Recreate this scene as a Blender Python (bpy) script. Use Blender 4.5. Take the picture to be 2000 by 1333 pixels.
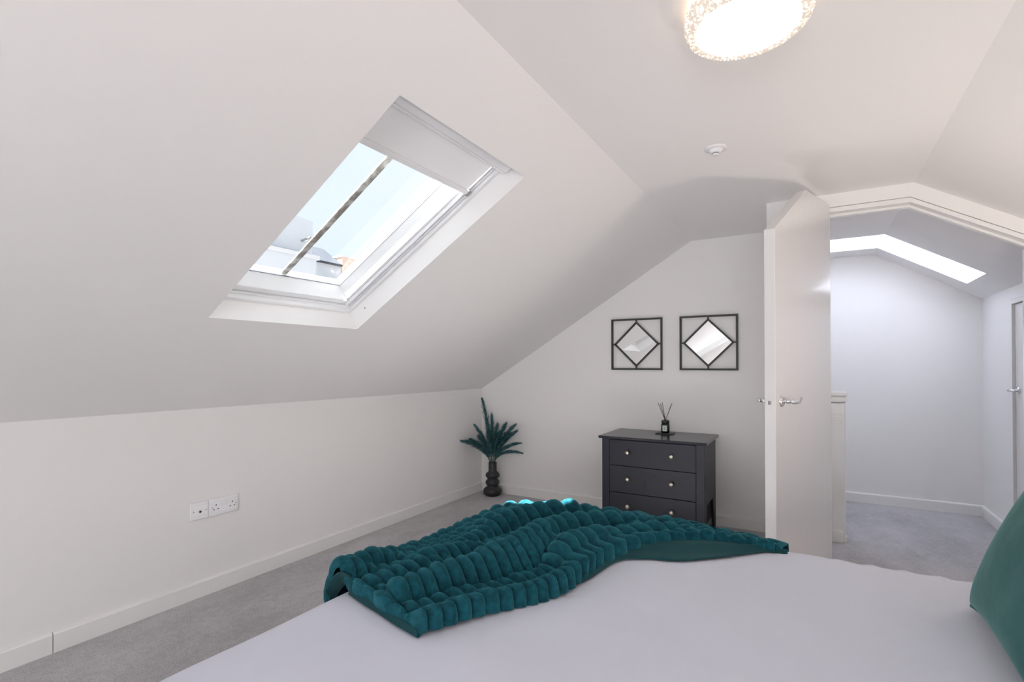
import bpy, bmesh, math, random
from mathutils import Vector, Matrix, noise
R = math.radians
random.seed(7)
for _o in list(bpy.data.objects): bpy.data.objects.remove(_o, do_unlink=True)
S = bpy.context.scene
COL = S.collection

# ------------------------------------------------------------------ camera, world, sun, large lights, exposure
cam_d = bpy.data.cameras.new('camera'); cam = bpy.data.objects.new('camera', cam_d); COL.objects.link(cam)
cam_d.sensor_width = 36; cam_d.lens = 17.943; cam_d.shift_y = 0.0181; cam_d.clip_start = .03
cam.location = (2.6284, 0, 1.15); cam.rotation_euler = (R(90.605), 0, R(30.453))
S.camera = cam

W = bpy.data.worlds.new('world'); S.world = W; W.use_nodes = True
wn = W.node_tree.nodes; wl = W.node_tree.links; wn.clear()
wo = wn.new('ShaderNodeOutputWorld'); wb = wn.new('ShaderNodeBackground'); wl.new(wb.outputs[0], wo.inputs[0])
wtc = wn.new('ShaderNodeTexCoord'); wno = wn.new('ShaderNodeTexNoise'); wcr = wn.new('ShaderNodeValToRGB')
wno.inputs['Scale'].default_value = 2.2; wno.inputs['Detail'].default_value = 6
wl.new(wtc.outputs['Generated'], wno.inputs['Vector']); wl.new(wno.outputs[0], wcr.inputs[0])
wcr.color_ramp.elements[0].position = .42; wcr.color_ramp.elements[0].color = (.80, .90, 1.0, 1)
wcr.color_ramp.elements[1].position = .66; wcr.color_ramp.elements[1].color = (.93, .96, 1.0, 1)
wl.new(wcr.outputs[0], wb.inputs[0]); wb.inputs[1].default_value = .67

def light(name, kind, loc, rot, energy, color, **kw):
    d = bpy.data.lights.new(name, kind); d.energy = energy; d.color = color
    for k, v in kw.items(): setattr(d, k, v)
    o = bpy.data.objects.new(name, d); COL.objects.link(o); o.location = loc; o.rotation_euler = rot
    return o
sun = light('sun', 'SUN', (0, 0, 6), (0, 0, 0), 33, (1, .96, .92), angle=R(.6))
sun.rotation_euler = Vector((.45, .468, -1.1)).to_track_quat('-Z', 'Y').to_euler()
# added fill light, tilted up, just inside the made-up gable window behind the camera
light('gable_window_daylight', 'AREA', (3.10, -3.18, .88), (R(116), 0, R(8)), 37, (.93, .96, 1), shape='RECTANGLE', size=1.7, size_y=1.0)
S.view_settings.view_transform = 'Standard'; S.view_settings.look = 'None'
S.view_settings.gamma = 1; S.view_settings.exposure = 0.82; S.view_settings.use_curve_mapping = False
S.cycles.max_bounces = 14; S.cycles.diffuse_bounces = 9; S.cycles.glossy_bounces = 5
S.cycles.transparent_max_bounces = 16; S.cycles.sample_clamp_indirect = 4

# ------------------------------------------------------------------ materials
def mat(name, col, rough=.6, metal=0, bump=None, var=None, **kw):
    m = bpy.data.materials.new(name); m.use_nodes = True
    nt = m.node_tree; b = nt.nodes['Principled BSDF']
    b.inputs['Base Color'].default_value = (*col, 1); b.inputs['Roughness'].default_value = rough; b.inputs['Metallic'].default_value = metal
    for k, v in kw.items():
        b.inputs[k.replace('_', ' ')].default_value = v
    tc = nt.nodes.new('ShaderNodeTexCoord')
    if var:                                           # var = (scale, colour 2, low, high, stretch)
        n = nt.nodes.new('ShaderNodeTexNoise'); n.inputs['Scale'].default_value = var[0]; n.inputs['Detail'].default_value = 5
        r = nt.nodes.new('ShaderNodeValToRGB'); r.color_ramp.elements[0].position = var[2]; r.color_ramp.elements[1].position = var[3]
        r.color_ramp.elements[0].color = (*col, 1); r.color_ramp.elements[1].color = (*var[1], 1)
        mp = nt.nodes.new('ShaderNodeMapping'); mp.inputs['Scale'].default_value = var[4] if len(var) > 4 else (1, 1, 1)
        nt.links.new(tc.outputs['Object'], mp.inputs[0]); nt.links.new(mp.outputs[0], n.inputs['Vector'])
        nt.links.new(n.outputs[0], r.inputs[0]); nt.links.new(r.outputs[0], b.inputs['Base Color'])
    if bump:                                          # bump = (scale, strength, distance, stretch)
        n = nt.nodes.new('ShaderNodeTexNoise'); n.inputs['Scale'].default_value = bump[0]; n.inputs['Detail'].default_value = 3
        mp = nt.nodes.new('ShaderNodeMapping'); mp.inputs['Scale'].default_value = bump[3] if len(bump) > 3 else (1, 1, 1)
        bp = nt.nodes.new('ShaderNodeBump'); bp.inputs['Strength'].default_value = bump[1]; bp.inputs['Distance'].default_value = bump[2]
        nt.links.new(tc.outputs['Object'], mp.inputs[0]); nt.links.new(mp.outputs[0], n.inputs['Vector'])
        nt.links.new(n.outputs[0], bp.inputs['Height']); nt.links.new(bp.outputs[0], b.inputs['Normal'])
    return m
M = {}
M['wall'] = mat('wall_paint', (.84, .825, .81), .75, bump=(60, .05, .002))
M['ceil'] = mat('ceiling_paint', (.85, .835, .825), .8, bump=(40, .04, .002))
M['trim'] = mat('trim_gloss_paint', (.82, .81, .79), .35)
M['door'] = mat('door_paint', (.76, .745, .735), .26, bump=(9, .2, .004, (14, 14, .5)), Coat_Weight=1.0, Coat_Roughness=.12, Coat_IOR=1.6)
M['upvc'] = mat('white_window_paint', (.84, .85, .86), .3)
M['reveal'] = mat('reveal_paint', (.84, .84, .84), .5)
M['sheet'] = mat('white_cotton', (.58, .60, .69), .85, bump=(7, .25, .02), Sheen_Weight=.2)
M['divan'] = mat('grey_fabric', (.25, .25, .26), .9)
M['navy'] = mat('dark_slate_lacquer', (.019, .022, .034), .42, bump=(14, .05, .002, (1, 1, 12)))
M['navytop'] = mat('dark_slate_top', (.028, .030, .040), .22, bump=(14, .03, .002, (1, 12, 1)))
M['brass'] = mat('aged_nickel', (.72, .66, .56), .32, 1)
M['chrome'] = mat('polished_chrome', (.80, .80, .81), .12, 1)
M['black'] = mat('black_metal', (.035, .032, .034), .5)
M['blackceramic'] = mat('matt_black_ceramic', (.022, .022, .025), .42, bump=(90, .1, .002))
M['dark'] = mat('dark_void', (.02, .02, .02), .8)
M['plastic'] = mat('white_plastic', (.80, .80, .82), .25)
M['greyplastic'] = mat('grey_plastic', (.25, .25, .25), .5)
M['rubber'] = mat('grey_gasket', (.16, .17, .20), .6)
M['peel'] = mat('peeling_painted_bar', (.26, .235, .21), .7, var=(30, (.55, .53, .50), .45, .60), bump=(40, .5, .004))
M['blind'] = mat('blind_fabric', (.84, .85, .87), .8, bump=(300, .1, .001))
M['label'] = mat('paper_label', (.75, .76, .76), .6)
M['ink'] = mat('label_ink', (.08, .08, .08), .6)
M['reed'] = mat('black_reed', (.03, .03, .03), .7)
M['velvet'] = mat('teal_velvet', (.010, .080, .078), .75, bump=(25, .25, .006), var=(5, (.030, .125, .12), .35, .7), Sheen_Weight=.35, Sheen_Roughness=.35, Sheen_Tint=(.35, .75, .72, 1))
M['fur'] = mat('teal_faux_fur', (.0040, .043, .060), .95, bump=(420, .8, .004), var=(60, (.0085, .088, .118), .35, .7), Specular_IOR_Level=.14, Sheen_Weight=.6, Sheen_Roughness=.28, Sheen_Tint=(.13, .55, .66, 1))
M['lining'] = mat('teal_lining', (.006, .040, .048), .85, Specular_IOR_Level=.15, bump=(200, .2, .002), Sheen_Weight=.15, Sheen_Tint=(.4, .7, .72, 1))
M['plume'] = mat('teal_dried_grass', (.018, .095, .11), .9, var=(30, (.07, .20, .215), .35, .7))
M['stem'] = mat('dried_stem', (.05, .08, .07), .8)
M['white_render'] = mat('white_render', (.56, .58, .62), .9, var=(.8, (.50, .52, .56), .3, .7))
M['slate'] = mat('slate', (.020, .027, .040), .8, var=(3, (.032, .040, .055), .3, .7))
M['brick'] = mat('brick_clay', (.62, .42, .34), .9, var=(6, (.74, .58, .48), .3, .7))
M['mortar'] = mat('mortar', (.5, .46, .42), .9)
M['stone'] = mat('ledge_stone', (.62, .62, .64), .9)
M['tarmac'] = mat('tarmac', (.12, .12, .12), .9)
M['roofing'] = mat('roof_slate', (.08, .09, .11), .7)

def carpet():
    m = mat('grey_carpet', (.22, .21, .22), .95, Sheen_Weight=.3)
    nt = m.node_tree; b = nt.nodes['Principled BSDF']; tc = nt.nodes['Texture Coordinate']
    def nz(sc, det, st=(1, 1, 1)):
        n = nt.nodes.new('ShaderNodeTexNoise'); n.inputs['Scale'].default_value = sc; n.inputs['Detail'].default_value = det; n.inputs['Roughness'].default_value = .7
        mp = nt.nodes.new('ShaderNodeMapping'); mp.inputs['Scale'].default_value = st
        nt.links.new(tc.outputs['Object'], mp.inputs[0]); nt.links.new(mp.outputs[0], n.inputs['Vector']); return n
    a = nz(2.2, 6, (1.0, .55, 1)); f = nz(170, 4); mid = nz(34, 6)
    r = nt.nodes.new('ShaderNodeValToRGB'); r.color_ramp.elements[0].position = .36; r.color_ramp.elements[1].position = .62
    r.color_ramp.elements[0].color = (.32, .31, .32, 1); r.color_ramp.elements[1].color = (.56, .54, .56, 1)
    add = nt.nodes.new('ShaderNodeMath'); add.operation = 'MULTIPLY_ADD'; add.inputs[1].default_value = .95
    nt.links.new(f.outputs[0], add.inputs[0])
    m2 = nt.nodes.new('ShaderNodeMath'); m2.operation = 'MULTIPLY_ADD'; m2.inputs[1].default_value = .35; m2.inputs[2].default_value = -.17
    nt.links.new(mid.outputs[0], m2.inputs[0])
    m3 = nt.nodes.new('ShaderNodeMath'); m3.operation = 'MULTIPLY_ADD'; m3.inputs[1].default_value = .75
    nt.links.new(a.outputs[0], m3.inputs[0]); nt.links.new(m2.outputs[0], m3.inputs[2])
    m4 = nt.nodes.new('ShaderNodeMath'); m4.operation = 'SUBTRACT'; m4.inputs[1].default_value = .345
    nt.links.new(m3.outputs[0], m4.inputs[0]); nt.links.new(m4.outputs[0], add.inputs[2])
    nt.links.new(add.outputs[0], r.inputs[0]); nt.links.new(r.outputs[0], b.inputs['Base Color'])
    bp = nt.nodes.new('ShaderNodeBump'); bp.inputs['Strength'].default_value = .9; bp.inputs['Distance'].default_value = .006
    nt.links.new(f.outputs[0], bp.inputs['Height']); nt.links.new(bp.outputs[0], b.inputs['Normal'])
    return m
M['carpet'] = carpet()

def glass(name, tint, refl=1.0):
    m = bpy.data.materials.new(name); m.use_nodes = True; nt = m.node_tree; nt.nodes.clear()
    o = nt.nodes.new('ShaderNodeOutputMaterial'); t = nt.nodes.new('ShaderNodeBsdfTransparent'); g = nt.nodes.new('ShaderNodeBsdfGlossy')
    x = nt.nodes.new('ShaderNodeMixShader'); lw = nt.nodes.new('ShaderNodeLayerWeight'); lw.inputs[0].default_value = .5
    pw = nt.nodes.new('ShaderNodeMath'); pw.operation = 'POWER'; pw.inputs[1].default_value = 4.5; nt.links.new(lw.outputs['Facing'], pw.inputs[0])
    fr = nt.nodes.new('ShaderNodeMath'); fr.operation = 'MULTIPLY_ADD'; fr.inputs[1].default_value = .8; fr.inputs[2].default_value = .04; nt.links.new(pw.outputs[0], fr.inputs[0])
    t.inputs[0].default_value = (*tint, 1); g.inputs['Roughness'].default_value = .02; g.inputs[0].default_value = (refl, refl, refl, 1)
    nt.links.new(fr.outputs[0], x.inputs[0]); nt.links.new(t.outputs[0], x.inputs[1]); nt.links.new(g.outputs[0], x.inputs[2]); nt.links.new(x.outputs[0], o.inputs[0])
    return m
M['glass'] = glass('window_glass', (.97, .985, .99))
M['bottle'] = glass('green_bottle_glass', (.10, .22, .19))
fm = bpy.data.materials.new('opal_glazing'); fm.use_nodes = True; nt = fm.node_tree; nt.nodes.clear()
o_ = nt.nodes.new('ShaderNodeOutputMaterial'); t_ = nt.nodes.new('ShaderNodeBsdfTranslucent'); t_.inputs[0].default_value = (.64, .68, .76, 1); nt.links.new(t_.outputs[0], o_.inputs[0])
M['opal'] = fm
M['mirror'] = mat('mirror_silver', (.93, .94, .95), .015, 1)
def emis(name, col, s):
    m = bpy.data.materials.new(name); m.use_nodes = True; b = m.node_tree.nodes['Principled BSDF']
    b.inputs['Base Color'].default_value = (.8, .8, .8, 1); b.inputs['Emission Color'].default_value = (*col, 1); b.inputs['Emission Strength'].default_value = s
    return m
M['diffuser'] = emis('lit_diffuser', (1, .925, .80), .68)
M['crystal'] = emis('lit_crystal', (1, .84, .66), .48)
nt = M['crystal'].node_tree; b_ = nt.nodes['Principled BSDF']; b_.inputs['Base Color'].default_value = (.50, .47, .44, 1); tc = nt.nodes.new('ShaderNodeTexCoord'); vo = nt.nodes.new('ShaderNodeTexVoronoi'); vo.inputs['Scale'].default_value = 105
rr = nt.nodes.new('ShaderNodeValToRGB'); rr.color_ramp.elements[0].position = .36; rr.color_ramp.elements[1].position = .56
rr.color_ramp.elements[0].color = (1, .90, .76, 1); rr.color_ramp.elements[1].color = (.42, .33, .25, 1); rr.color_ramp.interpolation = 'LINEAR'
nt.links.new(tc.outputs['Object'], vo.inputs['Vector']); nt.links.new(vo.outputs['Distance'], rr.inputs[0]); nt.links.new(rr.outputs[0], b_.inputs['Emission Color'])
M['crystal'].node_tree.nodes['Principled BSDF'].inputs['Roughness'].default_value = .12

# ------------------------------------------------------------------ mesh helpers
def link(o, parent=None):
    COL.objects.link(o)
    if parent is not None: o.parent = parent
    return o
def build(name, bm, material, parent=None, smooth=False, kind=None, label=None, loc=None):
    bmesh.ops.recalc_face_normals(bm, faces=bm.faces)
    me = bpy.data.meshes.new(name); bm.to_mesh(me); bm.free(); me.materials.append(M[material] if isinstance(material, str) else material)
    if smooth: me.polygons.foreach_set('use_smooth', [True] * len(me.polygons))
    o = link(bpy.data.objects.new(name, me), parent)
    if loc is not None: o.location = loc
    if kind: o['kind'] = kind
    if label: o['label'] = label
    return o
def thing(name, label, cat, loc=(0, 0, 0), rz=0, group=None, kind=None):
    o = bpy.data.objects.new(name, None); COL.objects.link(o); o.location = loc; o.rotation_euler = (0, 0, rz)
    o.empty_display_size = .05
    if label: o['label'] = label
    if cat: o['category'] = cat
    if group: o['group'] = group
    if kind: o['kind'] = kind
    return o
def tag(o, label, cat, group=None):
    o['label'] = label; o['category'] = cat
    if group: o['group'] = group
    return o
def box(bm, x0, x1, y0, y1, z0, z1, bev=0, seg=2, mtx=None):
    vs = [bm.verts.new(p) for p in ((x0, y0, z0), (x1, y0, z0), (x1, y1, z0), (x0, y1, z0), (x0, y0, z1), (x1, y0, z1), (x1, y1, z1), (x0, y1, z1))]
    fs = [bm.faces.new([vs[i] for i in f]) for f in ((0, 3, 2, 1), (4, 5, 6, 7), (0, 1, 5, 4), (1, 2, 6, 5), (2, 3, 7, 6), (3, 0, 4, 7))]
    allv = vs
    if bev > 0:
        es = set(e for f in fs for e in f.edges)
        r = bmesh.ops.bevel(bm, geom=list(es), offset=bev, segments=seg, affect='EDGES', profile=.5)
        allv = list(set(v for v in r['verts']) | set(v for v in vs if v.is_valid))
    if mtx is not None: bmesh.ops.transform(bm, matrix=mtx, verts=allv)
    return bm
def B(*a, **k): return box(bmesh.new(), *a, **k)
def prism(bm, pts, y0, y1, axis='y'):
    """polygon of (a, z) swept along y (or of (a, b) swept along x / z)"""
    def P(p, t):
        return {'y': (p[0], t, p[1]), 'x': (t, p[0], p[1]), 'z': (p[0], p[1], t)}[axis]
    a = [bm.verts.new(P(p, y0)) for p in pts]; b = [bm.verts.new(P(p, y1)) for p in pts]
    bm.faces.new(a); bm.faces.new(b[::-1])
    for i in range(len(pts)):
        j = (i + 1) % len(pts); bm.faces.new((a[j], a[i], b[i], b[j]))
    return bm
def tube(bm, pts, rad, seg=10, caps=True):
    pts = [Vector(p) for p in pts]; n = len(pts)
    if not hasattr(rad, '__len__'): rad = [rad] * n
    up = Vector((0, 0, 1)); rings = []
    for i, p in enumerate(pts):
        t = (pts[min(i + 1, n - 1)] - pts[max(i - 1, 0)]).normalized()
        a = t.cross(up if abs(t.dot(up)) < .95 else Vector((1, 0, 0))).normalized(); b = t.cross(a).normalized()
        rings.append([bm.verts.new(p + (a * math.cos(2 * math.pi * k / seg) + b * math.sin(2 * math.pi * k / seg)) * rad[i]) for k in range(seg)])
    for i in range(n - 1):
        for k in range(seg):
            bm.faces.new((rings[i][k], rings[i][(k + 1) % seg], rings[i + 1][(k + 1) % seg], rings[i + 1][k]))
    if caps: bm.faces.new(rings[0][::-1]); bm.faces.new(rings[-1])
    return bm
def lathe(bm, prof, seg=32, c=(0, 0, 0), axis='z', closed_ends=True):
    rings = []
    for r, h in prof:
        ring = []
        for k in range(seg):
            a = 2 * math.pi * k / seg; x, y = r * math.cos(a), r * math.sin(a)
            p = {'z': (x, y, h), 'y': (x, h, y), 'x': (h, x, y)}[axis]
            ring.append(bm.verts.new((p[0] + c[0], p[1] + c[1], p[2] + c[2])))
        rings.append(ring)
    for i in range(len(rings) - 1):
        for k in range(seg):
            bm.faces.new((rings[i][k], rings[i][(k + 1) % seg], rings[i + 1][(k + 1) % seg], rings[i + 1][k]))
    if closed_ends: bm.faces.new(rings[0][::-1]); bm.faces.new(rings[-1])
    return bm
def beam(bm, a, b, w, t, nrm):
    """bar from a to b, w wide across, t thick along nrm"""
    a, b, nrm = Vector(a), Vector(b), Vector(nrm).normalized(); d = (b - a).normalized(); s = d.cross(nrm).normalized()
    vs = []
    for p in (a, b):
        for q in ((-1, 0), (1, 0), (1, 1), (-1, 1)): vs.append(bm.verts.new(p + s * (w / 2 * q[0]) + nrm * (t * q[1])))
    for f in ((3, 2, 1, 0), (4, 5, 6, 7), (0, 1, 5, 4), (1, 2, 6, 5), (2, 3, 7, 6), (3, 0, 4, 7)): bm.faces.new([vs[i] for i in f])
    return bm

# ------------------------------------------------------------------ room section
YB, YD, YL = 3.9206, 3.224, 5.176
YR = -3.30
ZK, ZC = .9322, 2.0675
XK, XK2 = 1.8623, 3.075
XW = XK + XK2
AL = math.atan2(ZC - ZK, XK)
P_in = [Vector((0, -.01)), Vector((0, ZK)), Vector((XK, ZC)), Vector((XK2, ZC)), Vector((XW, ZK)), Vector((XW, -.01))]
TH = .22
def offset_profile(P, th):
    out = []
    for i, p in enumerate(P):
        d0 = (p - P[i - 1]).normalized() if i else None
        d1 = (P[i + 1] - p).normalized() if i < len(P) - 1 else None
        n0 = Vector((-d0.y, d0.x)) if d0 else None; n1 = Vector((-d1.y, d1.x)) if d1 else None
        if n0 is None: out.append(p + n1 * th)
        elif n1 is None: out.append(p + n0 * th)
        else: out.append(p + (n0 + n1) / (1 + n0.dot(n1)) * th)
    return out
P_out = offset_profile(P_in, TH)
def slab(name, i, y0, y1, holes=(), material='ceil', parent=None):
    """roof plane between profile points i and i+1; holes = (s0, s1, ya, yb), s in metres from point i"""
    A, Bp = P_in[i], P_in[i + 1]; OA, OB = P_out[i], P_out[i + 1]
    L = (Bp - A).length; d = (Bp - A) / L; n = Vector((-d.y, d.x))
    ss = sorted({0, L, *[h[0] for h in holes], *[h[1] for h in holes]}); ys = sorted({y0, y1, *[h[2] for h in holes], *[h[3] for h in holes]})
    ss = [s for s in ss if -1e-6 <= s <= L + 1e-6]
    bm = bmesh.new()
    def vin(s, y): q = A + d * s; return (q.x, y, q.y)
    def vout(s, y):
        q = OA if s <= 1e-6 else OB if s >= L - 1e-6 else A + d * s + n * TH
        return (q.x, y, q.y)
    vi = {}; vo = {}
    for s in ss:
        for y in ys: vi[s, y] = bm.verts.new(vin(s, y)); vo[s, y] = bm.verts.new(vout(s, y))
    solid = {}
    for a in range(len(ss) - 1):
        for b in range(len(ys) - 1):
            cs, cy = (ss[a] + ss[a + 1]) / 2, (ys[b] + ys[b + 1]) / 2
            solid[a, b] = not any(h[0] < cs < h[1] and h[2] < cy < h[3] for h in holes)
    for (a, b), ok in solid.items():
        if not ok: continue
        q = [(ss[a], ys[b]), (ss[a + 1], ys[b]), (ss[a + 1], ys[b + 1]), (ss[a], ys[b + 1])]
        bm.faces.new([vi[k] for k in q]); bm.faces.new([vo[k] for k in q][::-1])
        for (da, db), (k0, k1) in zip(((0, -1), (1, 0), (0, 1), (-1, 0)), ((0, 1), (1, 2), (2, 3), (3, 0))):
            if not solid.get((a + da, b + db), False):
                bm.faces.new((vi[q[k0]], vi[q[k1]], vo[q[k1]], vo[q[k0]]))
    for v in [v for v in bm.verts if not v.link_faces]: bm.verts.remove(v)
    return build(name, bm, material, parent, kind=None if parent else 'structure')
# skylight openings on the left slope: seen one, and one behind the camera
SK1 = (.765, 1.897, 1.085, 1.82)
SK2 = (.765, 1.897, -3.02, -2.285)
# landing roof light wraps the ridge bend: flat part + right slope part
LY0, LY1 = 4.41, 4.89
slab('ceiling', 1, YR - .1, YL + .1, [SK1, SK2])
slab('ceiling', 2, YR - .1, YL + .1, [(2.15 - XK, XK2 - XK, LY0, LY1)])
slab('ceiling', 3, YR - .1, YL + .1, [(0, .622, LY0, LY1)])
slab('wall_left', 0, YR - .1, YB + .1, material='wall')
slab('wall_right', 4, YR - .1, YD + .1, material='wall')
build('floor', B(-.1, XW + .1, YR - .1, YL + .1, -.12, 0), 'carpet', kind='structure')
def zc(x): return ZK + x * math.tan(AL) if x < XK else ZC if x < XK2 else ZC - (x - XK2) * math.tan(AL)
# far wall of the bedroom
build('wall_back', prism(bmesh.new(), [(0, -.01), (2.41, -.01), (2.41, ZC + .02), (XK, ZC + .02), (0, ZK + .02)], YB, YB + .10), 'wall', kind='structure')
build('wall_alcove', B(2.41, 2.47, YD + .1, YB + .1, -.01, ZC + .01), 'wall', kind='structure')
# wall with the doorway, its head following the ceiling
DX0, DX1 = 2.705, 3.52
zh = lambda x, o=0: (1.998 if x < 3.06 else 1.998 - (x - 3.06) * math.tan(R(30.2))) - o
w = bmesh.new()
box(w, 2.41, DX0, YD, YD + .1, -.01, ZC + .01)
prism(w, [(DX0, zh(0)), (3.06, zh(0)), (DX1, zh(DX1)), (DX1, zc(DX1) + .01), (XK2, ZC + .01), (DX0, ZC + .01)], YD, YD + .012)
prism(w, [(DX0, zh(0, .006)), (3.06, zh(0, .006)), (DX1, zh(DX1, .006)), (DX1, zc(DX1) + .01), (XK2, ZC + .01), (DX0, ZC + .01)], YD + .012, YD + .1)
prism(w, [(DX1, -.01), (XW + .02, -.01), (XW + .02, ZK), (DX1, zc(DX1) + .01)], YD, YD + .1)
build('wall_doorway', w, 'wall', kind='structure')
# landing walls
build('wall_landing_back', prism(bmesh.new(), [(1.3, -.01), (XW, -.01), (XW, ZK + .02), (XK2, ZC + .02), (XK, ZC + .02), (1.3, zc(1.3) + .02)], YL, YL + .1), 'wall', kind='structure')
w = bmesh.new(); XL = 3.75
LD0, LD1, LDZ = 3.72, 4.497, 1.545                  # low door in the landing side wall
box(w, XL, XL + .1, YD + .1, LD0 - .03, -.01, zc(XL) + .03); box(w, XL, XL + .1, LD1 + .03, YL, -.01, zc(XL) + .03); box(w, XL, XL + .1, LD0 - .03, LD1 + .03, LDZ + .03, zc(XL) + .03)
build('wall_landing_right', w, 'wall', kind='structure')
build('wall_landing_left', B(1.3, 1.4, YB + .1, YL, -.01, zc(1.4)), 'wall', kind='structure')
# gable wall behind the camera with an opening for the added window
w = bmesh.new(); GX0, GX1, GZ0, GZ1 = 2.20, 4.00, .30, 1.44
prism(w, [(0, -.01), (GX0, -.01), (GX0, ZC + .02), (XK, ZC + .02), (0, ZK + .02)], YR - .1, YR); prism(w, [(GX1, -.01), (XW, -.01), (XW, ZK + .02), (GX1, zc(GX1) + .02)], YR - .1, YR)
box(w, GX0, GX1, YR - .1, YR, -.01, GZ0); prism(w, [(GX0, GZ1), (GX1, GZ1), (GX1, zc(GX1) + .02), (XK2, ZC + .02), (GX0, ZC + .02)], YR - .1, YR)
build('wall_front', w, 'wall', kind='structure')

# skirting boards with a rounded top edge
SKH, SKT = .080, .016
def skirt(name, a, b, nrm):
    """from a to b on the wall, thickness towards nrm"""
    bm = bmesh.new(); a, b, n = Vector((*a, 0)), Vector((*b, 0)), Vector((*nrm, 0))
    prof = [(0, 0), (SKT, 0), (SKT, SKH - .008), (SKT - .004, SKH - .002), (SKT - .008, SKH), (0, SKH)]
    ra = [bm.verts.new(a + n * t + Vector((0, 0, z))) for t, z in prof]; rb = [bm.verts.new(b + n * t + Vector((0, 0, z))) for t, z in prof]
    bm.faces.new(ra); bm.faces.new(rb[::-1])
    for i in range(len(prof)):
        j = (i + 1) % len(prof); bm.faces.new((ra[i], rb[i], rb[j], ra[j]))
    return build(name, bm, 'trim', kind='structure')
skirt('baseboard_left', (0, .838), (0, YB), (1, 0))
skirt('baseboard_left', (0, YR), (0, .8345), (1, 0))
skirt('baseboard_back', (SKT, YB), (2.41, YB), (0, -1))
skirt('baseboard_doorway', (2.41, YD), (DX0 - .002, YD), (0, -1))
skirt('baseboard_doorway', (DX1 + .03, YD), (XW, YD), (0, -1))
skirt('baseboard_landing', (1.4, YL), (XL, YL), (0, -1))
skirt('baseboard_landing', (XL, LD1 + .055), (XL, YL - SKT), (-1, 0))
skirt('baseboard_landing', (XL, YD + .1), (XL, LD0 - .055), (-1, 0))
skirt('baseboard_right', (XW, YR), (XW, YD), (-1, 0))
skirt('baseboard_front', (0, YR), (XW, YR), (0, 1))

# door lining (frame) of the bedroom doorway
w = bmesh.new(); LT = .022
prism(w, [(DX0 - .0, zh(0, .0062)), (3.06, zh(0, .0062)), (DX1, zh(DX1, .0062)), (DX1, zh(DX1, .0062 + LT)), (3.06, zh(0, .0062 + LT)), (DX0, zh(0, .0062 + LT))], YD - .004, YD + .112)
box(w, DX0, DX0 + LT * .4, YD + .05, YD + .112, 0, zh(0, .03)); box(w, DX1 - LT, DX1, YD - .004, YD + .112, 0, zh(DX1, .03))
prism(w, [(DX0 + .01, zh(0, .028)), (3.06, zh(0, .028)), (DX1 - LT, zh(DX1 - LT, .028)), (DX1 - LT, zh(DX1 - LT, .040)), (3.06, zh(0, .040)), (DX0 + .01, zh(0, .040))], YD + .050, YD + .075)
build('trim_1', w, 'trim', kind='structure')

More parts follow.
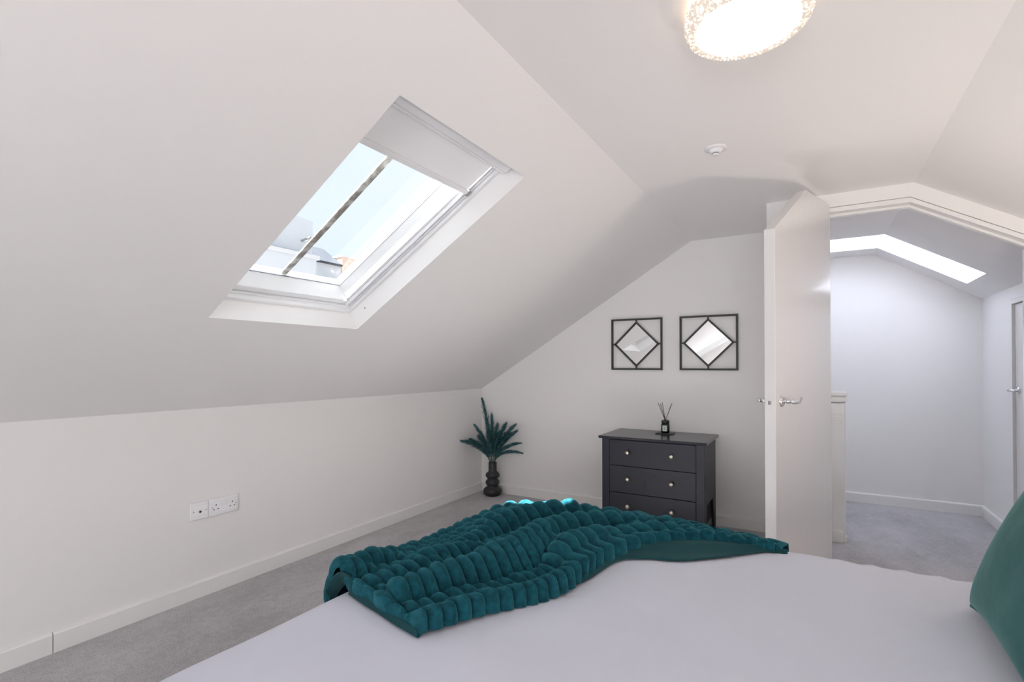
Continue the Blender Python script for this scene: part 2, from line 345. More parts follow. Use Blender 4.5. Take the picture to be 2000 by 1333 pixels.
# ------------------------------------------------------------------ skylight (window_1) on the left slope
def slope_mtx():
    """local x = up the slope, y = world y, z = outward normal; origin at knee edge"""
    return Matrix(((math.cos(AL), 0, -math.sin(AL), 0), (0, 1, 0, 0), (math.sin(AL), 0, math.cos(AL), ZK), (0, 0, 0, 1)))
def skylight(name, op, blind):
    s0, s1, y0, y1 = op
    e = thing(name, None, None, kind='structure'); e.matrix_world = slope_mtx()
    def ring(a, b, c, d, wd, z0, z1, bev=.002):
        bm = bmesh.new()
        box(bm, a, a + wd, c, d, z0, z1, bev); box(bm, b - wd, b, c, d, z0, z1, bev)
        box(bm, a + wd, b - wd, c, c + wd, z0, z1, bev); box(bm, a + wd, b - wd, d - wd, d, z0, z1, bev)
        return bm
    # plaster to frame: slim bead, then frame, sash, glass
    build('window_frame', ring(s0 - .0, s1 + .0, y0 - .0, y1 + .0, .018, .098, .24), 'upvc', e)
    build('frame_bead', ring(s0 + .014, s1 - .014, y0 + .014, y1 - .014, .014, .118, .16), 'upvc', e)
    g = bmesh.new(); k = .030
    build('gap_seal', ring(s0 + .026, s1 - .026, y0 + .026, y1 - .026, .006, .148, .17, 0), 'rubber', e)
    build('sash', ring(s0 + .031, s1 - .031, y0 + .031, y1 - .031, .030, .128, .205), 'upvc', e)
    # splayed inner sash face down to the glass
    bm = bmesh.new(); a, b, c, d = s0 + .060, s1 - .060, y0 + .060, y1 - .060; q = .022
    o = [bm.verts.new(v) for v in ((a, c, .130), (b, c, .130), (b, d, .130), (a, d, .130))]; i_ = [bm.verts.new(v) for v in ((a + q, c + q, .198), (b - q, c + q, .198), (b - q, d - q, .198), (a + q, d - q, .198))]
    oo = [bm.verts.new(v) for v in ((a, c, .205), (b, c, .205), (b, d, .205), (a, d, .205))]
    for t in range(4):
        u = (t + 1) % 4; bm.faces.new((o[t], o[u], i_[u], i_[t])); bm.faces.new((oo[t], oo[u], i_[u], i_[t])); bm.faces.new((o[t], o[u], oo[u], oo[t]))
    build('glazing_bead', bm, 'upvc', e)
    build('gasket', ring(a + q - .002, b - q + .002, c + q - .002, d - q + .002, .005, .197, .203, 0), 'rubber', e)
    build('pane', B(a + q - .004, b - q + .004, c + q - .004, d - q + .004, .205, .209), 'glass', e)
    build('outer_upstand', ring(s0 + .006, s1 - .006, y0 + .006, y1 - .006, .05, .2095, .262), 'upvc', e)
    ym = (y0 + y1) / 2 - .02
    bm = bmesh.new(); box(bm, a + q - .01, b - q + .01, ym - .0155, ym + .0155, .2095, .216, .002)
    build('glazing_bar', bm, 'peel', e, label='weathered flaking middle glazing bar')
    # lower corner peg and screw
    build('screw', lathe(bmesh.new(), [(.0001, 0), (.004, 0), (.004, .004), (.0001, .004)], 10, (s0 + .10, y1 - .0005, .06), 'y'), 'rubber', e)
    build('sash_latch', B(s0 + .066, s0 + .076, y1 - .085, y1 - .070, .110, .131, .002), 'upvc', e)
    if not blind: return e
    bl = thing('roller_blind', 'white roller blind half drawn over the top of the sloping roof window', 'blind'); bl.matrix_world = slope_mtx()
    c0, c1 = y0 - .012 + .03, y1 - .028
    bm = bmesh.new(); box(bm, s1 - .060, s1 - .014, y0 + .004, y1 - .004, .068, .120, .008, 3)
    build('blind_cassette', bm, 'plastic', bl)
    bm = bmesh.new(); tube(bm, [(s1 - .066, y0 + .010, .084), (s1 - .066, y1 - .010, .084)], .008, 12); build('cassette_lip', bm, 'plastic', bl)
    build('blind_fabric', B(s0 + .905, s1 - .06, y0 + .052, y1 - .058, .107, .109), 'blind', bl)
    bm = bmesh.new(); box(bm, s0 + .885, s0 + .908, y0 + .030, y1 - .046, .098, .114, .004); build('bottom_bar', bm, 'plastic', bl)
    for ya in (y0 + .024, y1 - .048):
        bm = bmesh.new(); box(bm, s0 + .035, s1 - .05, ya, ya + .006, .110, .127, .002); box(bm, s0 + .035, s1 - .05, ya + .018, ya + .024, .110, .127, .002)
        build('side_rail', bm, 'plastic', bl)
    build('bar_end', B(s0 + .882, s0 + .911, y1 - .052, y1 - .036, .096, .116, .003), 'greyplastic', bl)
    return e
skylight('window_1', SK1, True)
skylight('window_3', SK2, False)

# landing roof light: glass folded over the bend
e = thing('window_2', None, None, kind='structure')
dd = (P_out[4] - P_out[3]).normalized(); pe = P_out[3] + dd * .66
bm = bmesh.new(); prism(bm, [(2.10, ZC + TH + .012), (P_out[3].x, P_out[3].y + .012), (pe.x, pe.y + .012), (pe.x, pe.y + .018), (P_out[3].x, P_out[3].y + .018), (2.10, ZC + TH + .018)], LY0 - .04, LY1 + .04)
build('pane', bm, 'opal', e)
bm = bmesh.new()
for ya in (LY0 - .05, LY1 + .002): prism(bm, [(2.08, ZC + TH), (P_out[3].x, P_out[3].y), (pe.x, pe.y), (pe.x, pe.y + .03), (P_out[3].x, P_out[3].y + .03), (2.08, ZC + TH + .03)], ya, ya + .048)
build('window_frame', bm, 'upvc', e)

# added unseen board that blocks the high sun at the gable window
build('trim_2', B(GX0 - .3, GX1 + .3, YR - .75, YR - .1, GZ1 + .04, GZ1 + .12), 'trim', kind='structure')
# added gable window, unseen behind the camera, goes with the fill light
e = thing('window_4', None, None, kind='structure')
bm = bmesh.new()
for xa in (GX0, (GX0 + GX1) / 2 - .03, GX1 - .06): box(bm, xa, xa + .06, YR - .09, YR - .03, GZ0, GZ1, .004)
for za in (GZ0, GZ1 - .06): box(bm, GX0 + .06, GX1 - .06, YR - .088, YR - .032, za, za + .06, .004)
build('window_frame', bm, 'upvc', e)
build('pane', B(GX0 + .05, GX1 - .05, YR - .064, YR - .058, GZ0 + .05, GZ1 - .05), 'glass', e)

# ------------------------------------------------------------------ bedroom door, open about 107 degrees, corner cut to follow the roof
def lever(parent, m, length=.115, flip=1, curly=True):
    """chrome lever on a round rose; local: x along the door away from the edge, y outward, z up"""
    h = thing('lever_handle', None, None); h.parent = parent; h.matrix_local = m
    bm = bmesh.new(); lathe(bm, [(.0001, 0), (.0255, 0), (.0255, .004), (.022, .009), (.012, .011), (.0001, .011)], 28, (0, 0, 0), 'y')
    build('rose', bm, 'chrome', h, True)
    bm = bmesh.new(); tube(bm, [(0, .008, 0), (0, .040, 0)], .0085, 14)
    if curly:
        pts = [(-.006, .043, .001), (.0, .047, 0), (.03, .048, -.003), (.06, .048, -.005), (.078, .048, -.003), (.090, .048, .004), (.102, .048, .011), (length, .048, .012)]
        rad = [.007, .0095, .009, .008, .0078, .0075, .0065, .004]
    else:
        pts = [(-.006, .043, 0), (.0, .047, 0), (.04, .05, -.001), (.08, .05, 0), (length, .046, .003)]; rad = [.007, .009, .0075, .007, .0055]
    tube(bm, pts, rad, 14)
    build('lever', bm, 'chrome', h, True)
    return h
PH = R(17); DL, DT = .762, .046
d = Vector((-math.sin(PH), -math.cos(PH), 0)); n = Vector((math.cos(PH), -math.sin(PH), 0))
H0 = Vector((2.715, 3.205, 0))
door = thing('door_1', 'white bedroom door standing open into the room, top corner cut off', None, kind='structure')
door.matrix_world = Matrix(((d.x, n.x, 0, H0.x), (d.y, n.y, 0, H0.y), (0, 0, 1, 0), (0, 0, 0, 1)))
# local: x from hinge to latch edge, y towards the landing face (visible face at y=0), body at y<0
bm = bmesh.new()
prism(bm, [(0, .008), (DL, .008), (DL, 1.742), (.362, 2.003), (0, 2.003)], -DT, 0)
bmesh.ops.bevel(bm, geom=list(bm.edges), offset=.0015, segments=1, affect='EDGES')
build('door_leaf', bm, 'door', door)
mx = Matrix(((-1, 0, 0, DL - .060), (0, 1, 0, 0), (0, 0, 1, .990), (0, 0, 0, 1)))
lever(door, mx)
mx2 = Matrix(((-1, 0, 0, DL - .060), (0, -1, 0, -DT), (0, 0, 1, .990), (0, 0, 0, 1)))
lever(door, mx2)
bm = bmesh.new(); lathe(bm, [(.0001, 0), (.0125, 0), (.0125, .0015), (.0001, .0015)], 20, (DL, -DT * .52, .985), 'x')
build('latch_plate', bm, 'chrome', door)
build('latch_bolt', B(DL, DL + .010, -DT * .52 - .005, -DT * .52 + .005, .977, .993, .002), 'greyplastic', door)
for z in (.22, 1.0, 1.78):
    bm = bmesh.new(); tube(bm, [(-.004, -DT + .002, z - .045), (-.004, -DT + .002, z + .045)], .006, 10); box(bm, -.0015, .0, -DT + .004, -.012, z - .045, z + .045)
    build('hinge', bm, 'chrome', door)

# low door on the landing
door = thing('door_2', 'white low landing door with chrome lever handle', None, kind='structure')
build('door_leaf', B(XL + .012, XL + .05, LD0 + .003, LD1 - .003, .006, LDZ - .003, .0015), 'door', door)
bm = bmesh.new()
box(bm, XL - .004, XL + .09, LD1, LD1 + .028, 0, LDZ + .028, .0015); box(bm, XL - .004, XL + .09, LD0 - .028, LD0, 0, LDZ + .028, .0015); box(bm, XL - .004, XL + .09, LD0, LD1, LDZ, LDZ + .028, .0015)
build('door_frame', bm, 'trim', door)
mx = Matrix(((0, -1, 0, XL + .012), (-1, 0, 0, LD1 - .058), (0, 0, 1, .985), (0, 0, 0, 1)))
lever(door, mx, curly=False)

# newel post of the stair on the landing
nw = thing('newel_post', 'white moulded newel post at the landing stair, behind the open door', 'post', (2.768, 4.0, 0))
build('post_shaft', B(-.044, .044, -.044, .044, .02, .90, .004), 'trim', nw)
bm = bmesh.new(); box(bm, -.040, .024, -.075, -.044, 0, .075, .004); box(bm, -.050, .050, -.044, .050, 0, .03, .003); build('post_base', bm, 'trim', nw)
bm = bmesh.new(); box(bm, -.052, .052, -.052, .052, .905, .945, .010, 3); box(bm, -.058, .058, -.058, .058, .945, .972, .008, 3); build('post_cap', bm, 'trim', nw)
bm = bmesh.new(); box(bm, -.050, .030, -.052, -.044, .80, .832, .004, 2); box(bm, -.050, .024, -.049, -.044, .765, .786, .003, 2); build('moulding', bm, 'trim', nw)
hr = thing('stair_balustrade', 'white handrail and spindles running from the newel post', 'balustrade', (0, 0, 0))
build('handrail', B(1.42, 2.72, 3.975, 4.025 + .01, .86, .90, .01, 2), 'trim', hr)
for i in range(11): build('spindle', B(1.50 + i * .112, 1.53 + i * .112, 3.992 + .035, 4.022 + .035, .0, .87, .002), 'trim', hr)
build('bottom_rail', B(1.42, 2.72, 4.02, 4.065, .0, .03), 'trim', hr)
st = thing('stair_string', 'small white stair string end above the landing skirting', 'trim', (2.835, 5.14, 0))
build('string_board', B(-.05, .012, -.016, .018, 0, .10, .003), 'trim', st)
build('string_cap', B(-.05, .020, -.022, .018, .10, .115, .004), 'trim', st)

# ------------------------------------------------------------------ mirrors
def wall_mirror(x0, x1, label):
    m = thing('wall_mirror', label, 'mirror', ((x0 + x1) / 2, YB, 1.311), group='framed wall mirrors above the chest of drawers')
    w = (x1 - x0) / 2; t = .0135
    N = (0, -1, 0)
    bm = bmesh.new()
    for a, b in (((-w, -.005, w - t / 2), (w, -.005, w - t / 2)), ((-w, -.005, -w + t / 2), (w, -.005, -w + t / 2))): beam(bm, a, b, t, .016, N)
    for sx in (-1, 1): beam(bm, (sx * (w - t / 2), -.005, -w + t), (sx * (w - t / 2), -.005, w - t), t, .016, N)
    build('outer_frame', bm, 'black', m)
    q = w - t - .018
    bm = bmesh.new(); pts = [(0, q), (q, 0), (0, -q), (-q, 0)]
    for i in range(4):
        a, b = pts[i], pts[(i + 1) % 4]; beam(bm, (a[0], -.006, a[1]), (b[0], -.006, b[1]), t * .95, .015, N)
    build('diamond_frame', bm, 'black', m)
    for a, b in (((0, q), (0, w - t)), ((0, -q), (0, -w + t)), ((q, 0), (w - t, 0)), ((-q, 0), (-w + t, 0))):
        bm = bmesh.new(); beam(bm, (a[0], -.007, a[1]), (b[0], -.007, b[1]), t * .8, .012, N); build('link_bar', bm, 'black', m)
    bm = bmesh.new(); g = q - .004
    prism(bm, [(0, g), (g, 0), (0, -g), (-g, 0)], -.012, -.008); build('mirror_glass', bm, 'mirror', m)
    for sx in (-1, 1): build('hanger', B(sx * (w - .03) - .008, sx * (w - .03) + .008, -.006, 0, w - .012, w - .004), 'black', m)
    return m
wall_mirror(1.252, 1.652, 'black framed square mirror with diamond glass, the one nearer the corner plant')
wall_mirror(1.780, 2.180, 'black framed square mirror with diamond glass, the one nearer the open door')

# ------------------------------------------------------------------ chest of drawers
DXL, DXR, DYF, DYB, DH = 1.343, 2.032, 3.446, 3.893, .652
ch = thing('chest_of_drawers', 'dark slate grey chest of three drawers with round metal knobs against the far wall', 'chest', ((DXL + DXR) / 2, (DYF + DYB) / 2, 0))
cx, cy = (DXL + DXR) / 2, (DYF + DYB) / 2; hw = (DXR - DXL) / 2; hd = (DYB - DYF) / 2
build('top', B(-hw - .020, hw + .018, -hd - .022, hd + .008, DH - .018, DH, .003), 'navytop', ch)
SW = .052
for sx in (-1, 1):
    x0 = -hw if sx < 0 else hw - SW
    build('front_leg', B(x0, x0 + SW, -hd, -hd + .022, 0, DH - .018, .0015), 'navy', ch)
    xs = -hw + .003 if sx < 0 else hw - .020
    # side panel with a cut-out arch between front and rear foot
    bm = bmesh.new(); a, b = -hd + .022, hd
    prism(bm, [(a, 0), (a + .018, 0), (a + .07, .225), (b - .12, .225), (b - .055, .0), (b, 0), (b, DH - .018), (a, DH - .018)], xs, xs + .017, 'x')
    build('side_panel', bm, 'navy', ch)
    build('corner_post', B(x0 + (.0 if sx < 0 else SW - .018), x0 + (.018 if sx < 0 else SW), -hd + .022, -hd + .040, 0, DH - .018, .001), 'navy', ch)
build('back_panel', B(-hw + .02, hw - .02, hd - .010, hd - .004, .06, DH - .02), 'navy', ch)
build('carcass', B(-hw + .021, hw - .021, -hd + .020, hd - .012, .075, DH - .018), 'dark', ch)
build('plinth', B(-hw + SW, hw - SW, -hd + .004, -hd + .02, .055, .078), 'navy', ch)
zs = [(.0800, .2610), (.2650, .4470), (.4510, .6270)]
for z0, z1 in zs[::-1]:
    dr = build('drawer', B(-hw + SW + .0022, hw - SW - .0022, -hd + .001, -hd + .019, z0, z1, .0012), 'navy', ch)
    for xk in (1.532 - cx, 1.827 - cx):
        bm = bmesh.new(); lathe(bm, [(.0001, .0), (.0065, .0), (.0055, -.010), (.0075, -.014), (.0145, -.018), (.0160, -.023), (.0135, -.029), (.007, -.033), (.0001, -.034)], 20, (xk, -hd + .001, (z0 + z1) / 2 + .006), 'y')
        build('knob', bm, 'brass', dr, True)

# reed diffuser on its small tray
tr = tag(build('diffuser_tray', B(-.062, .060, -.045, .045, 0, .006, .002), 'blackceramic', loc=(1.712, 3.745, DH)), 'small dark rectangular tray under the diffuser bottle', 'tray')
rd = thing('reed_diffuser', 'dark green glass reed diffuser with white label and black reeds, on the chest', 'diffuser', (1.712, 3.745, DH + .006))
bm = bmesh.new(); lathe(bm, [(.0001, 0), (.026, 0), (.029, .004), (.030, .012), (.030, .058), (.027, .066), (.018, .070), (.0001, .070)], 28); build('bottle', bm, 'bottle', rd, True)
bm = bmesh.new(); lathe(bm, [(.0001, .003), (.0255, .003), (.0265, .010), (.0265, .036), (.0001, .036)], 24); build('oil', bm, mat('fragrance_oil', (.010, .045, .035), .1), rd, True)
bm = bmesh.new(); lathe(bm, [(.0001, .067), (.024, .067), (.0275, .071), (.0275, .088), (.024, .093), (.007, .094), (.006, .100), (.0001, .100)], 28); build('cap', bm, 'blackceramic', rd, True)
bm = bmesh.new()                                        # curved paper label facing the room
for k in range(8):
    a0, a1 = R(-118 + k * 8), R(-110 + k * 8)
    bm.faces.new([bm.verts.new((math.cos(a) * .0306, math.sin(a) * .0306, z)) for a, z in ((a0, .016), (a1, .016), (a1, .056), (a0, .056))])
bmesh.ops.remove_doubles(bm, verts=bm.verts, dist=1e-5)
lb = build('label', bm, 'label', rd, True, label='white paper label')
bm = bmesh.new()
for z0, z1, a0, a1 in ((.037, .044, -100, -76), (.031, .034, -104, -72), (.027, .029, -100, -76)):
    for k in range(6):
        if z0 > .036 and k in (1, 4): continue
        b0, b1 = R(a0 + (a1 - a0) * k / 6), R(a0 + (a1 - a0) * (k + .8) / 6)
        bm.faces.new([bm.verts.new((math.cos(a) * .0309, math.sin(a) * .0309, z)) for a, z in ((b0, z0), (b1, z0), (b1, z1), (b0, z1))])
build('print', bm, 'ink', lb)
for dx, dy, h in ((-.052, 0, .215), (-.038, .012, .208), (-.020, -.008, .221), (.048, -.004, .215), (.040, .012, .206)):
    bm = bmesh.new(); tube(bm, [(-dx * .15, -dy * .15, .07), (dx, dy, h)], .0018, 6); build('reed', bm, 'reed', rd)

# ------------------------------------------------------------------ vase with dried plumes
VX, VY = .194, 3.803
bm = bmesh.new()
prof = [(.0001, 0), (.055, 0), (.066, .006), (.080, .022), (.084, .040), (.078, .060), (.058, .076), (.046, .083), (.050, .090), (.061, .102), (.064, .116), (.060, .130), (.050, .141), (.044, .148), (.050, .156), (.060, .166), (.063, .180), (.058, .194), (.046, .205), (.038, .211),
        (.036, .225), (.036, .288), (.035, .292), (.032, .292), (.031, .285), (.031, .10), (.0001, .10)]
pp = []
for i in range(len(prof) - 1):
    pp.append(prof[i]); pp.append(((prof[i][0] + prof[i + 1][0]) / 2, (prof[i][1] + prof[i + 1][1]) / 2))
pp.append(prof[-1])
vase = build('vase', lathe(bmesh.new(), prof, 40), 'blackceramic', smooth=True, loc=(VX, VY, 0))
bm = None
tag(vase, 'matt black bubble shaped ceramic vase in the corner', 'vase')
def plume(tip, label, wd=.019, start=.30, bend=.03):
    wd *= 1.6
    base = Vector((VX + random.uniform(-.008, .008), VY + random.uniform(-.008, .008), .11)); tip = Vector(tip)
    mouth = Vector((VX + max(-.020, min(.020, (tip.x - VX) * .12)), VY + max(-.018, min(.018, (tip.y - VY) * .12)), .290))
    t = thing('dried_plume', label, 'dried grass', tuple(mouth), group='teal dried plumes in the black vase')
    L = (tip - mouth).length
    ctrl = mouth + Vector((0, 0, L * .35)) + (tip - mouth) * .22
    def pt(u): return mouth * (1 - u) ** 2 + ctrl * 2 * u * (1 - u) + tip * u * u
    bm = bmesh.new(); tube(bm, [base - mouth] + [pt(k / 8) - mouth for k in range(0, 8)], .0022, 6); build('stem', bm, 'stem', t)
    # feathery head: many narrow blades sweeping forward from the stem
    bm = bmesh.new(); N = 620
    core = [pt(start * .5 + (1 - start * .5) * k / 10) - mouth for k in range(11)]
    tube(bm, core, [max(.0008, wd * .25 * math.sin(math.pi * min(1, (k + .8) / 11.5)) ** .7) for k in range(11)], 8)
    for k in range(N):
        u = start * .45 + (1 - start * .45) * (k / N) ** .9
        p = pt(u) - mouth; tg = (pt(min(1, u + .02)) - pt(u - .02)).normalized()
        a = tg.cross(Vector((random.uniform(-1, 1), random.uniform(-1, 1), random.uniform(-1, 1)))).normalized()
        env = math.sin(math.pi * min(1, max(0, (u - start * .3) / (1.04 - start * .3)))) ** .6
        ln = random.uniform(.03, .055) * (.5 + .6 * env)
        out = wd * env * random.uniform(.3, 1.35)
        q = p + tg * ln + a * out; s = tg.cross(a) * .0016; m = p + tg * ln * .5 + a * out * .75
        v = [bm.verts.new(p - s), bm.verts.new(p + s), bm.verts.new(m + s), bm.verts.new(m - s), bm.verts.new(q)]
        bm.faces.new((v[0], v[1], v[2], v[3])); bm.faces.new((v[3], v[2], v[4]))
    build('plume_head', bm, 'plume', t)
plume((.100, 3.78, .84), 'tallest teal dried plume, standing upright in the vase', .020)
plume((.205, 3.77, .705), 'teal dried plume upright above the vase, second tallest', .016)
plume((.160, 3.76, .665), 'slim teal dried plume upright just right of the tallest one', .016)
plume((.078, 3.70, .615), 'teal dried plume rising left of the tallest, second from the side wall', .015)
plume((.055, 3.54, .500), 'teal dried plume drooping furthest towards the long side wall', .018, bend=.02)
plume((.075, 3.64, .500), 'broad teal dried plume just above the drooping leftmost one', .018)
plume((.245, 3.80, .620), 'teal dried plume at the middle, straight above the vase mouth', .019)
plume((.330, 3.80, .635), 'teal dried plume right of the middle, tallest of the right half', .019)
plume((.425, 3.80, .632), 'upper of two thin teal dried plumes leaning out right', .016)
plume((.440, 3.79, .580), 'lower of two thin teal dried plumes leaning out right', .015)
plume((.480, 3.78, .483), 'short thin teal dried plume pointing right, above the lowest one', .012)
plume((.500, 3.77, .405), 'teal dried plume leaning lowest towards the chest of drawers', .011)
plume((.300, 3.74, .560), 'full teal dried plume at the front, leaning a little right', .020)
plume((.370, 3.76, .535), 'full teal dried plume at the front, leaning well right', .020)
plume((.190, 3.73, .560), 'thick short teal dried plume at the front centre of the vase', .022)
plume((.120, 3.70, .520), 'thick teal dried plume at the front, leaning left', .019)

# ------------------------------------------------------------------ wall sockets
def plate(bm, y0, y1, z0, z1, t=.010): return box(bm, 0, t, y0, y1, z0, z1, .0035, 3)
sk = thing('wall_socket', 'white single aerial socket on the low side wall, left of the double socket', 'socket', (0, 1.402, .427))
build('face_plate', plate(bmesh.new(), -.043, .043, -.043, .043), 'plastic', sk)
build('raised_panel', B(.008, .0125, -.030, .030, -.028, .028, .002), 'plastic', sk)
bm = bmesh.new(); tube(bm, [(.012, 0, -.004), (.017, 0, -.004)], .0065, 14); build('aerial_port', bm, 'greyplastic', sk)
bm = bmesh.new(); tube(bm, [(.0165, 0, -.004), (.0175, 0, -.004)], .004, 12); build('port_hole', bm, 'dark', sk)
for s in (-1, 1):
    bm = bmesh.new(); tube(bm, [(.009, s * .030, 0), (.0135, s * .030, 0)], .0028, 10); build('screw', bm, 'greyplastic', sk)
sk = thing('wall_socket', 'white double power socket with two switches on the low side wall', 'socket', (0, 1.5232, .427))
build('face_plate', plate(bmesh.new(), -.077, .077, -.043, .043), 'plastic', sk)
build('raised_panel', B(.008, .0125, -.068, .068, -.032, .032, .002), 'plastic', sk)
for s in (-1, 1):
    bm = bmesh.new(); tube(bm, [(.009, s * .0605, 0), (.0135, s * .0605, 0)], .0028, 10); build('screw', bm, 'greyplastic', sk)
    build('rocker_switch', B(.0125, .0165, s * .012 - .006, s * .012 + .006, .004, .026, .0015), 'plastic', sk)
    yc = s * .042
    build('pin_hole', B(.0120, .0128, yc - .002, yc + .002, .006, .015), 'dark', sk)
    for q in (-1, 1): build('pin_hole', B(.0120, .0128, yc + q * .011 - .0035, yc + q * .011 + .0035, -.013, -.0085), 'dark', sk)

# ------------------------------------------------------------------ ceiling light, smoke detector
cl = thing('ceiling_light', 'round flush ceiling light with a crystal rim, lit warm white', 'light', (2.492, 1.392, ZC))
bm = bmesh.new(); lathe(bm, [(.0001, 0), (.135, 0), (.135, -.012), (.0001, -.012)], 48); build('base_plate', bm, 'plastic', cl)
RD, RH = .146, .072
bm = bmesh.new(); lathe(bm, [(.0001, -RH + .006), (RD - .024, -RH + .006), (RD - .022, -RH + .001), (.09, -RH - .002), (.0001, -RH - .003)], 64); build('diffuser', bm, 'diffuser', cl, True)
bm = bmesh.new()                                     # faceted crystal band: rows of small pyramids round the side and over the lower rim
prof = [(RD - .012, -.010), (RD - .004, -.022), (RD, -.036), (RD, -.050), (RD - .002, -.062), (RD - .008, -.071), (RD - .016, -.073), (RD - .024, -.071)]
NS = 84
for i in range(len(prof) - 1):
    for k in range(NS):
        off = .5 * (i % 2); a0, a1 = 2 * math.pi * (k + off) / NS, 2 * math.pi * (k + 1 + off) / NS
        (r0, z0), (r1, z1) = prof[i], prof[i + 1]
        c = [Vector((r0 * math.cos(a0), r0 * math.sin(a0), z0)), Vector((r0 * math.cos(a1), r0 * math.sin(a1), z0)), Vector((r1 * math.cos(a1), r1 * math.sin(a1), z1)), Vector((r1 * math.cos(a0), r1 * math.sin(a0), z1))]
        ctr = sum(c, Vector()) / 4; am = (a0 + a1) / 2
        nn = Vector((math.cos(am), math.sin(am), 0)) if i < 4 else Vector((math.cos(am) * .4, math.sin(am) * .4, -1)).normalized()
        vs = [bm.verts.new(p) for p in c]; ap = bm.verts.new(ctr + nn * .0045)
        for t in range(4): bm.faces.new((vs[t], vs[(t + 1) % 4], ap))
M['led'] = emis('lit_led_ring', (1, .62, .34), 2.6)  # added ring, puts the warm glow on the ceiling round the light
lb2 = bmesh.new(); lathe(lb2, [(.1352, -.003), (.137, -.003), (.137, -.010), (.1352, -.010)], 48, closed_ends=False); build('backlight_ring', lb2, 'led', cl, label='warm glowing ring at the ceiling')
cr_ = build('crystal_rim', bm, 'crystal', cl, label='faceted clear crystal rim')


sd = thing('smoke_detector', 'small round white smoke detector on the flat ceiling', 'detector', (2.282, 2.29, ZC))
bm = bmesh.new(); lathe(bm, [(.0001, 0), (.046, 0), (.046, -.004), (.042, -.007), (.0001, -.007)], 40); build('base_plate', bm, 'plastic', sd, True)
bm = bmesh.new(); lathe(bm, [(.0001, -.007), (.030, -.007), (.029, -.011), (.022, -.018), (.018, -.021), (.0001, -.021)], 36); build('sensor_housing', bm, 'plastic', sd, True)
bm = bmesh.new(); lathe(bm, [(.0001, -.021), (.012, -.021), (.012, -.0235), (.0001, -.0235)], 20); build('sensor_vent', bm, 'dark', sd)
bm = bmesh.new(); lathe(bm, [(.0001, -.0235), (.013, -.0235), (.012, -.029), (.006, -.031), (.0001, -.031)], 24); build('sensor_cap', bm, 'plastic', sd, True)

# ------------------------------------------------------------------ bed
BX0, BX1, BY0, BY1, BZ = 1.555, 3.50, .30, 1.855, .568
bed = thing('bed', 'double bed with smooth white sheet in the foreground', 'bed', ((BX0 + BX1) / 2, (BY0 + BY1) / 2, 0))
bx, by = (BX0 + BX1) / 2, (BY0 + BY1) / 2
def rbox(x0, x1, y0, y1, z0, z1, r, nx=60, ny=50, amp=0.0, nz=8, sag=0):
    """rounded soft box with gentle undulation"""
    bm = bmesh.new(); hx, hy, hz = (x1 - x0) / 2, (y1 - y0) / 2, (z1 - z0) / 2; c = Vector(((x0 + x1) / 2, (y0 + y1) / 2, (z0 + z1) / 2))
    bmesh.ops.create_cube(bm, size=2)
    bmesh.ops.subdivide_edges(bm, edges=bm.edges, cuts=nx, use_grid_fill=True)
    for v in bm.verts:
        p = Vector((v.co.x * hx, v.co.y * hy, v.co.z * hz))
        # concentrate vertices near edges
        q = Vector((max(-hx + r, min(hx - r, p.x)), max(-hy + r, min(hy - r, p.y)), max(-hz + r, min(hz - r, p.z))))
        dlt = p - q
        if dlt.length > 1e-9: p = q + dlt.normalized() * r
        w_ = c + p
        if amp and p.z > hz - r * 1.1:
            w_.z += amp * (noise.noise(Vector((w_.x * 2.1, w_.y * 2.1, 3.3))) + .5 * noise.noise(Vector((w_.x * 5, w_.y * 5, 9))))
        v.co = w_
    return bm
mt = rbox(BX0 - bx, BX1 - bx, BY0 - by, BY1 - by, .30, BZ, .055, 74, amp=.006)
for v in mt.verts:                                   # shallow pull creases near the far edge by the cushion
    X_, Y_ = v.co.x + bx, v.co.y + by
    if v.co.z > BZ - .06 and Y_ > 1.5 and X_ > 2.6:
        v.co.z += .0035 * math.sin((X_ * 1.2 + Y_ * .6) * 70) * min(1, (Y_ - 1.5) / .2) * min(1, (X_ - 2.6) / .2)
for v in mt.verts:                                   # rounded in plan at the corners
    RC = .20
    for sx, sy in ((-1, 1), (-1, -1)):
        ex, ey = sx * (BX1 - BX0) / 2, sy * (BY1 - BY0) / 2
        qx, qy = (v.co.x - (ex - sx * RC)) * sx, (v.co.y - (ey - sy * RC)) * sy
        if qx > 0 and qy > 0:
            m_ = max(qx, qy); r_ = math.hypot(qx, qy)
            if r_ > 1e-6: k_ = m_ / r_; v.co.x = ex - sx * RC + sx * qx * k_; v.co.y = ey - sy * RC + sy * qy * k_
build('mattress', mt, 'sheet', bed, True)
build('divan_base', rbox(BX0 + .01 - bx, BX1 - bx, BY0 + .01 - by, BY1 - .01 - by, .06, .305, .02, 20), 'divan', bed, True)
for a in (BX0 + .1, BX1 - .1):
    for b in (BY0 + .1, BY1 - .1):
        bm = bmesh.new(); lathe(bm, [(.0001, 0), (.022, 0), (.028, .065), (.0001, .065)], 16, (a - bx, b - by, 0)); build('leg', bm, 'black', bed)
build('headboard', rbox(BX1 - bx + .001, BX1 - bx + .07, BY0 - by, BY1 - by, .06, 1.0, .03, 20), 'divan', bed, True)
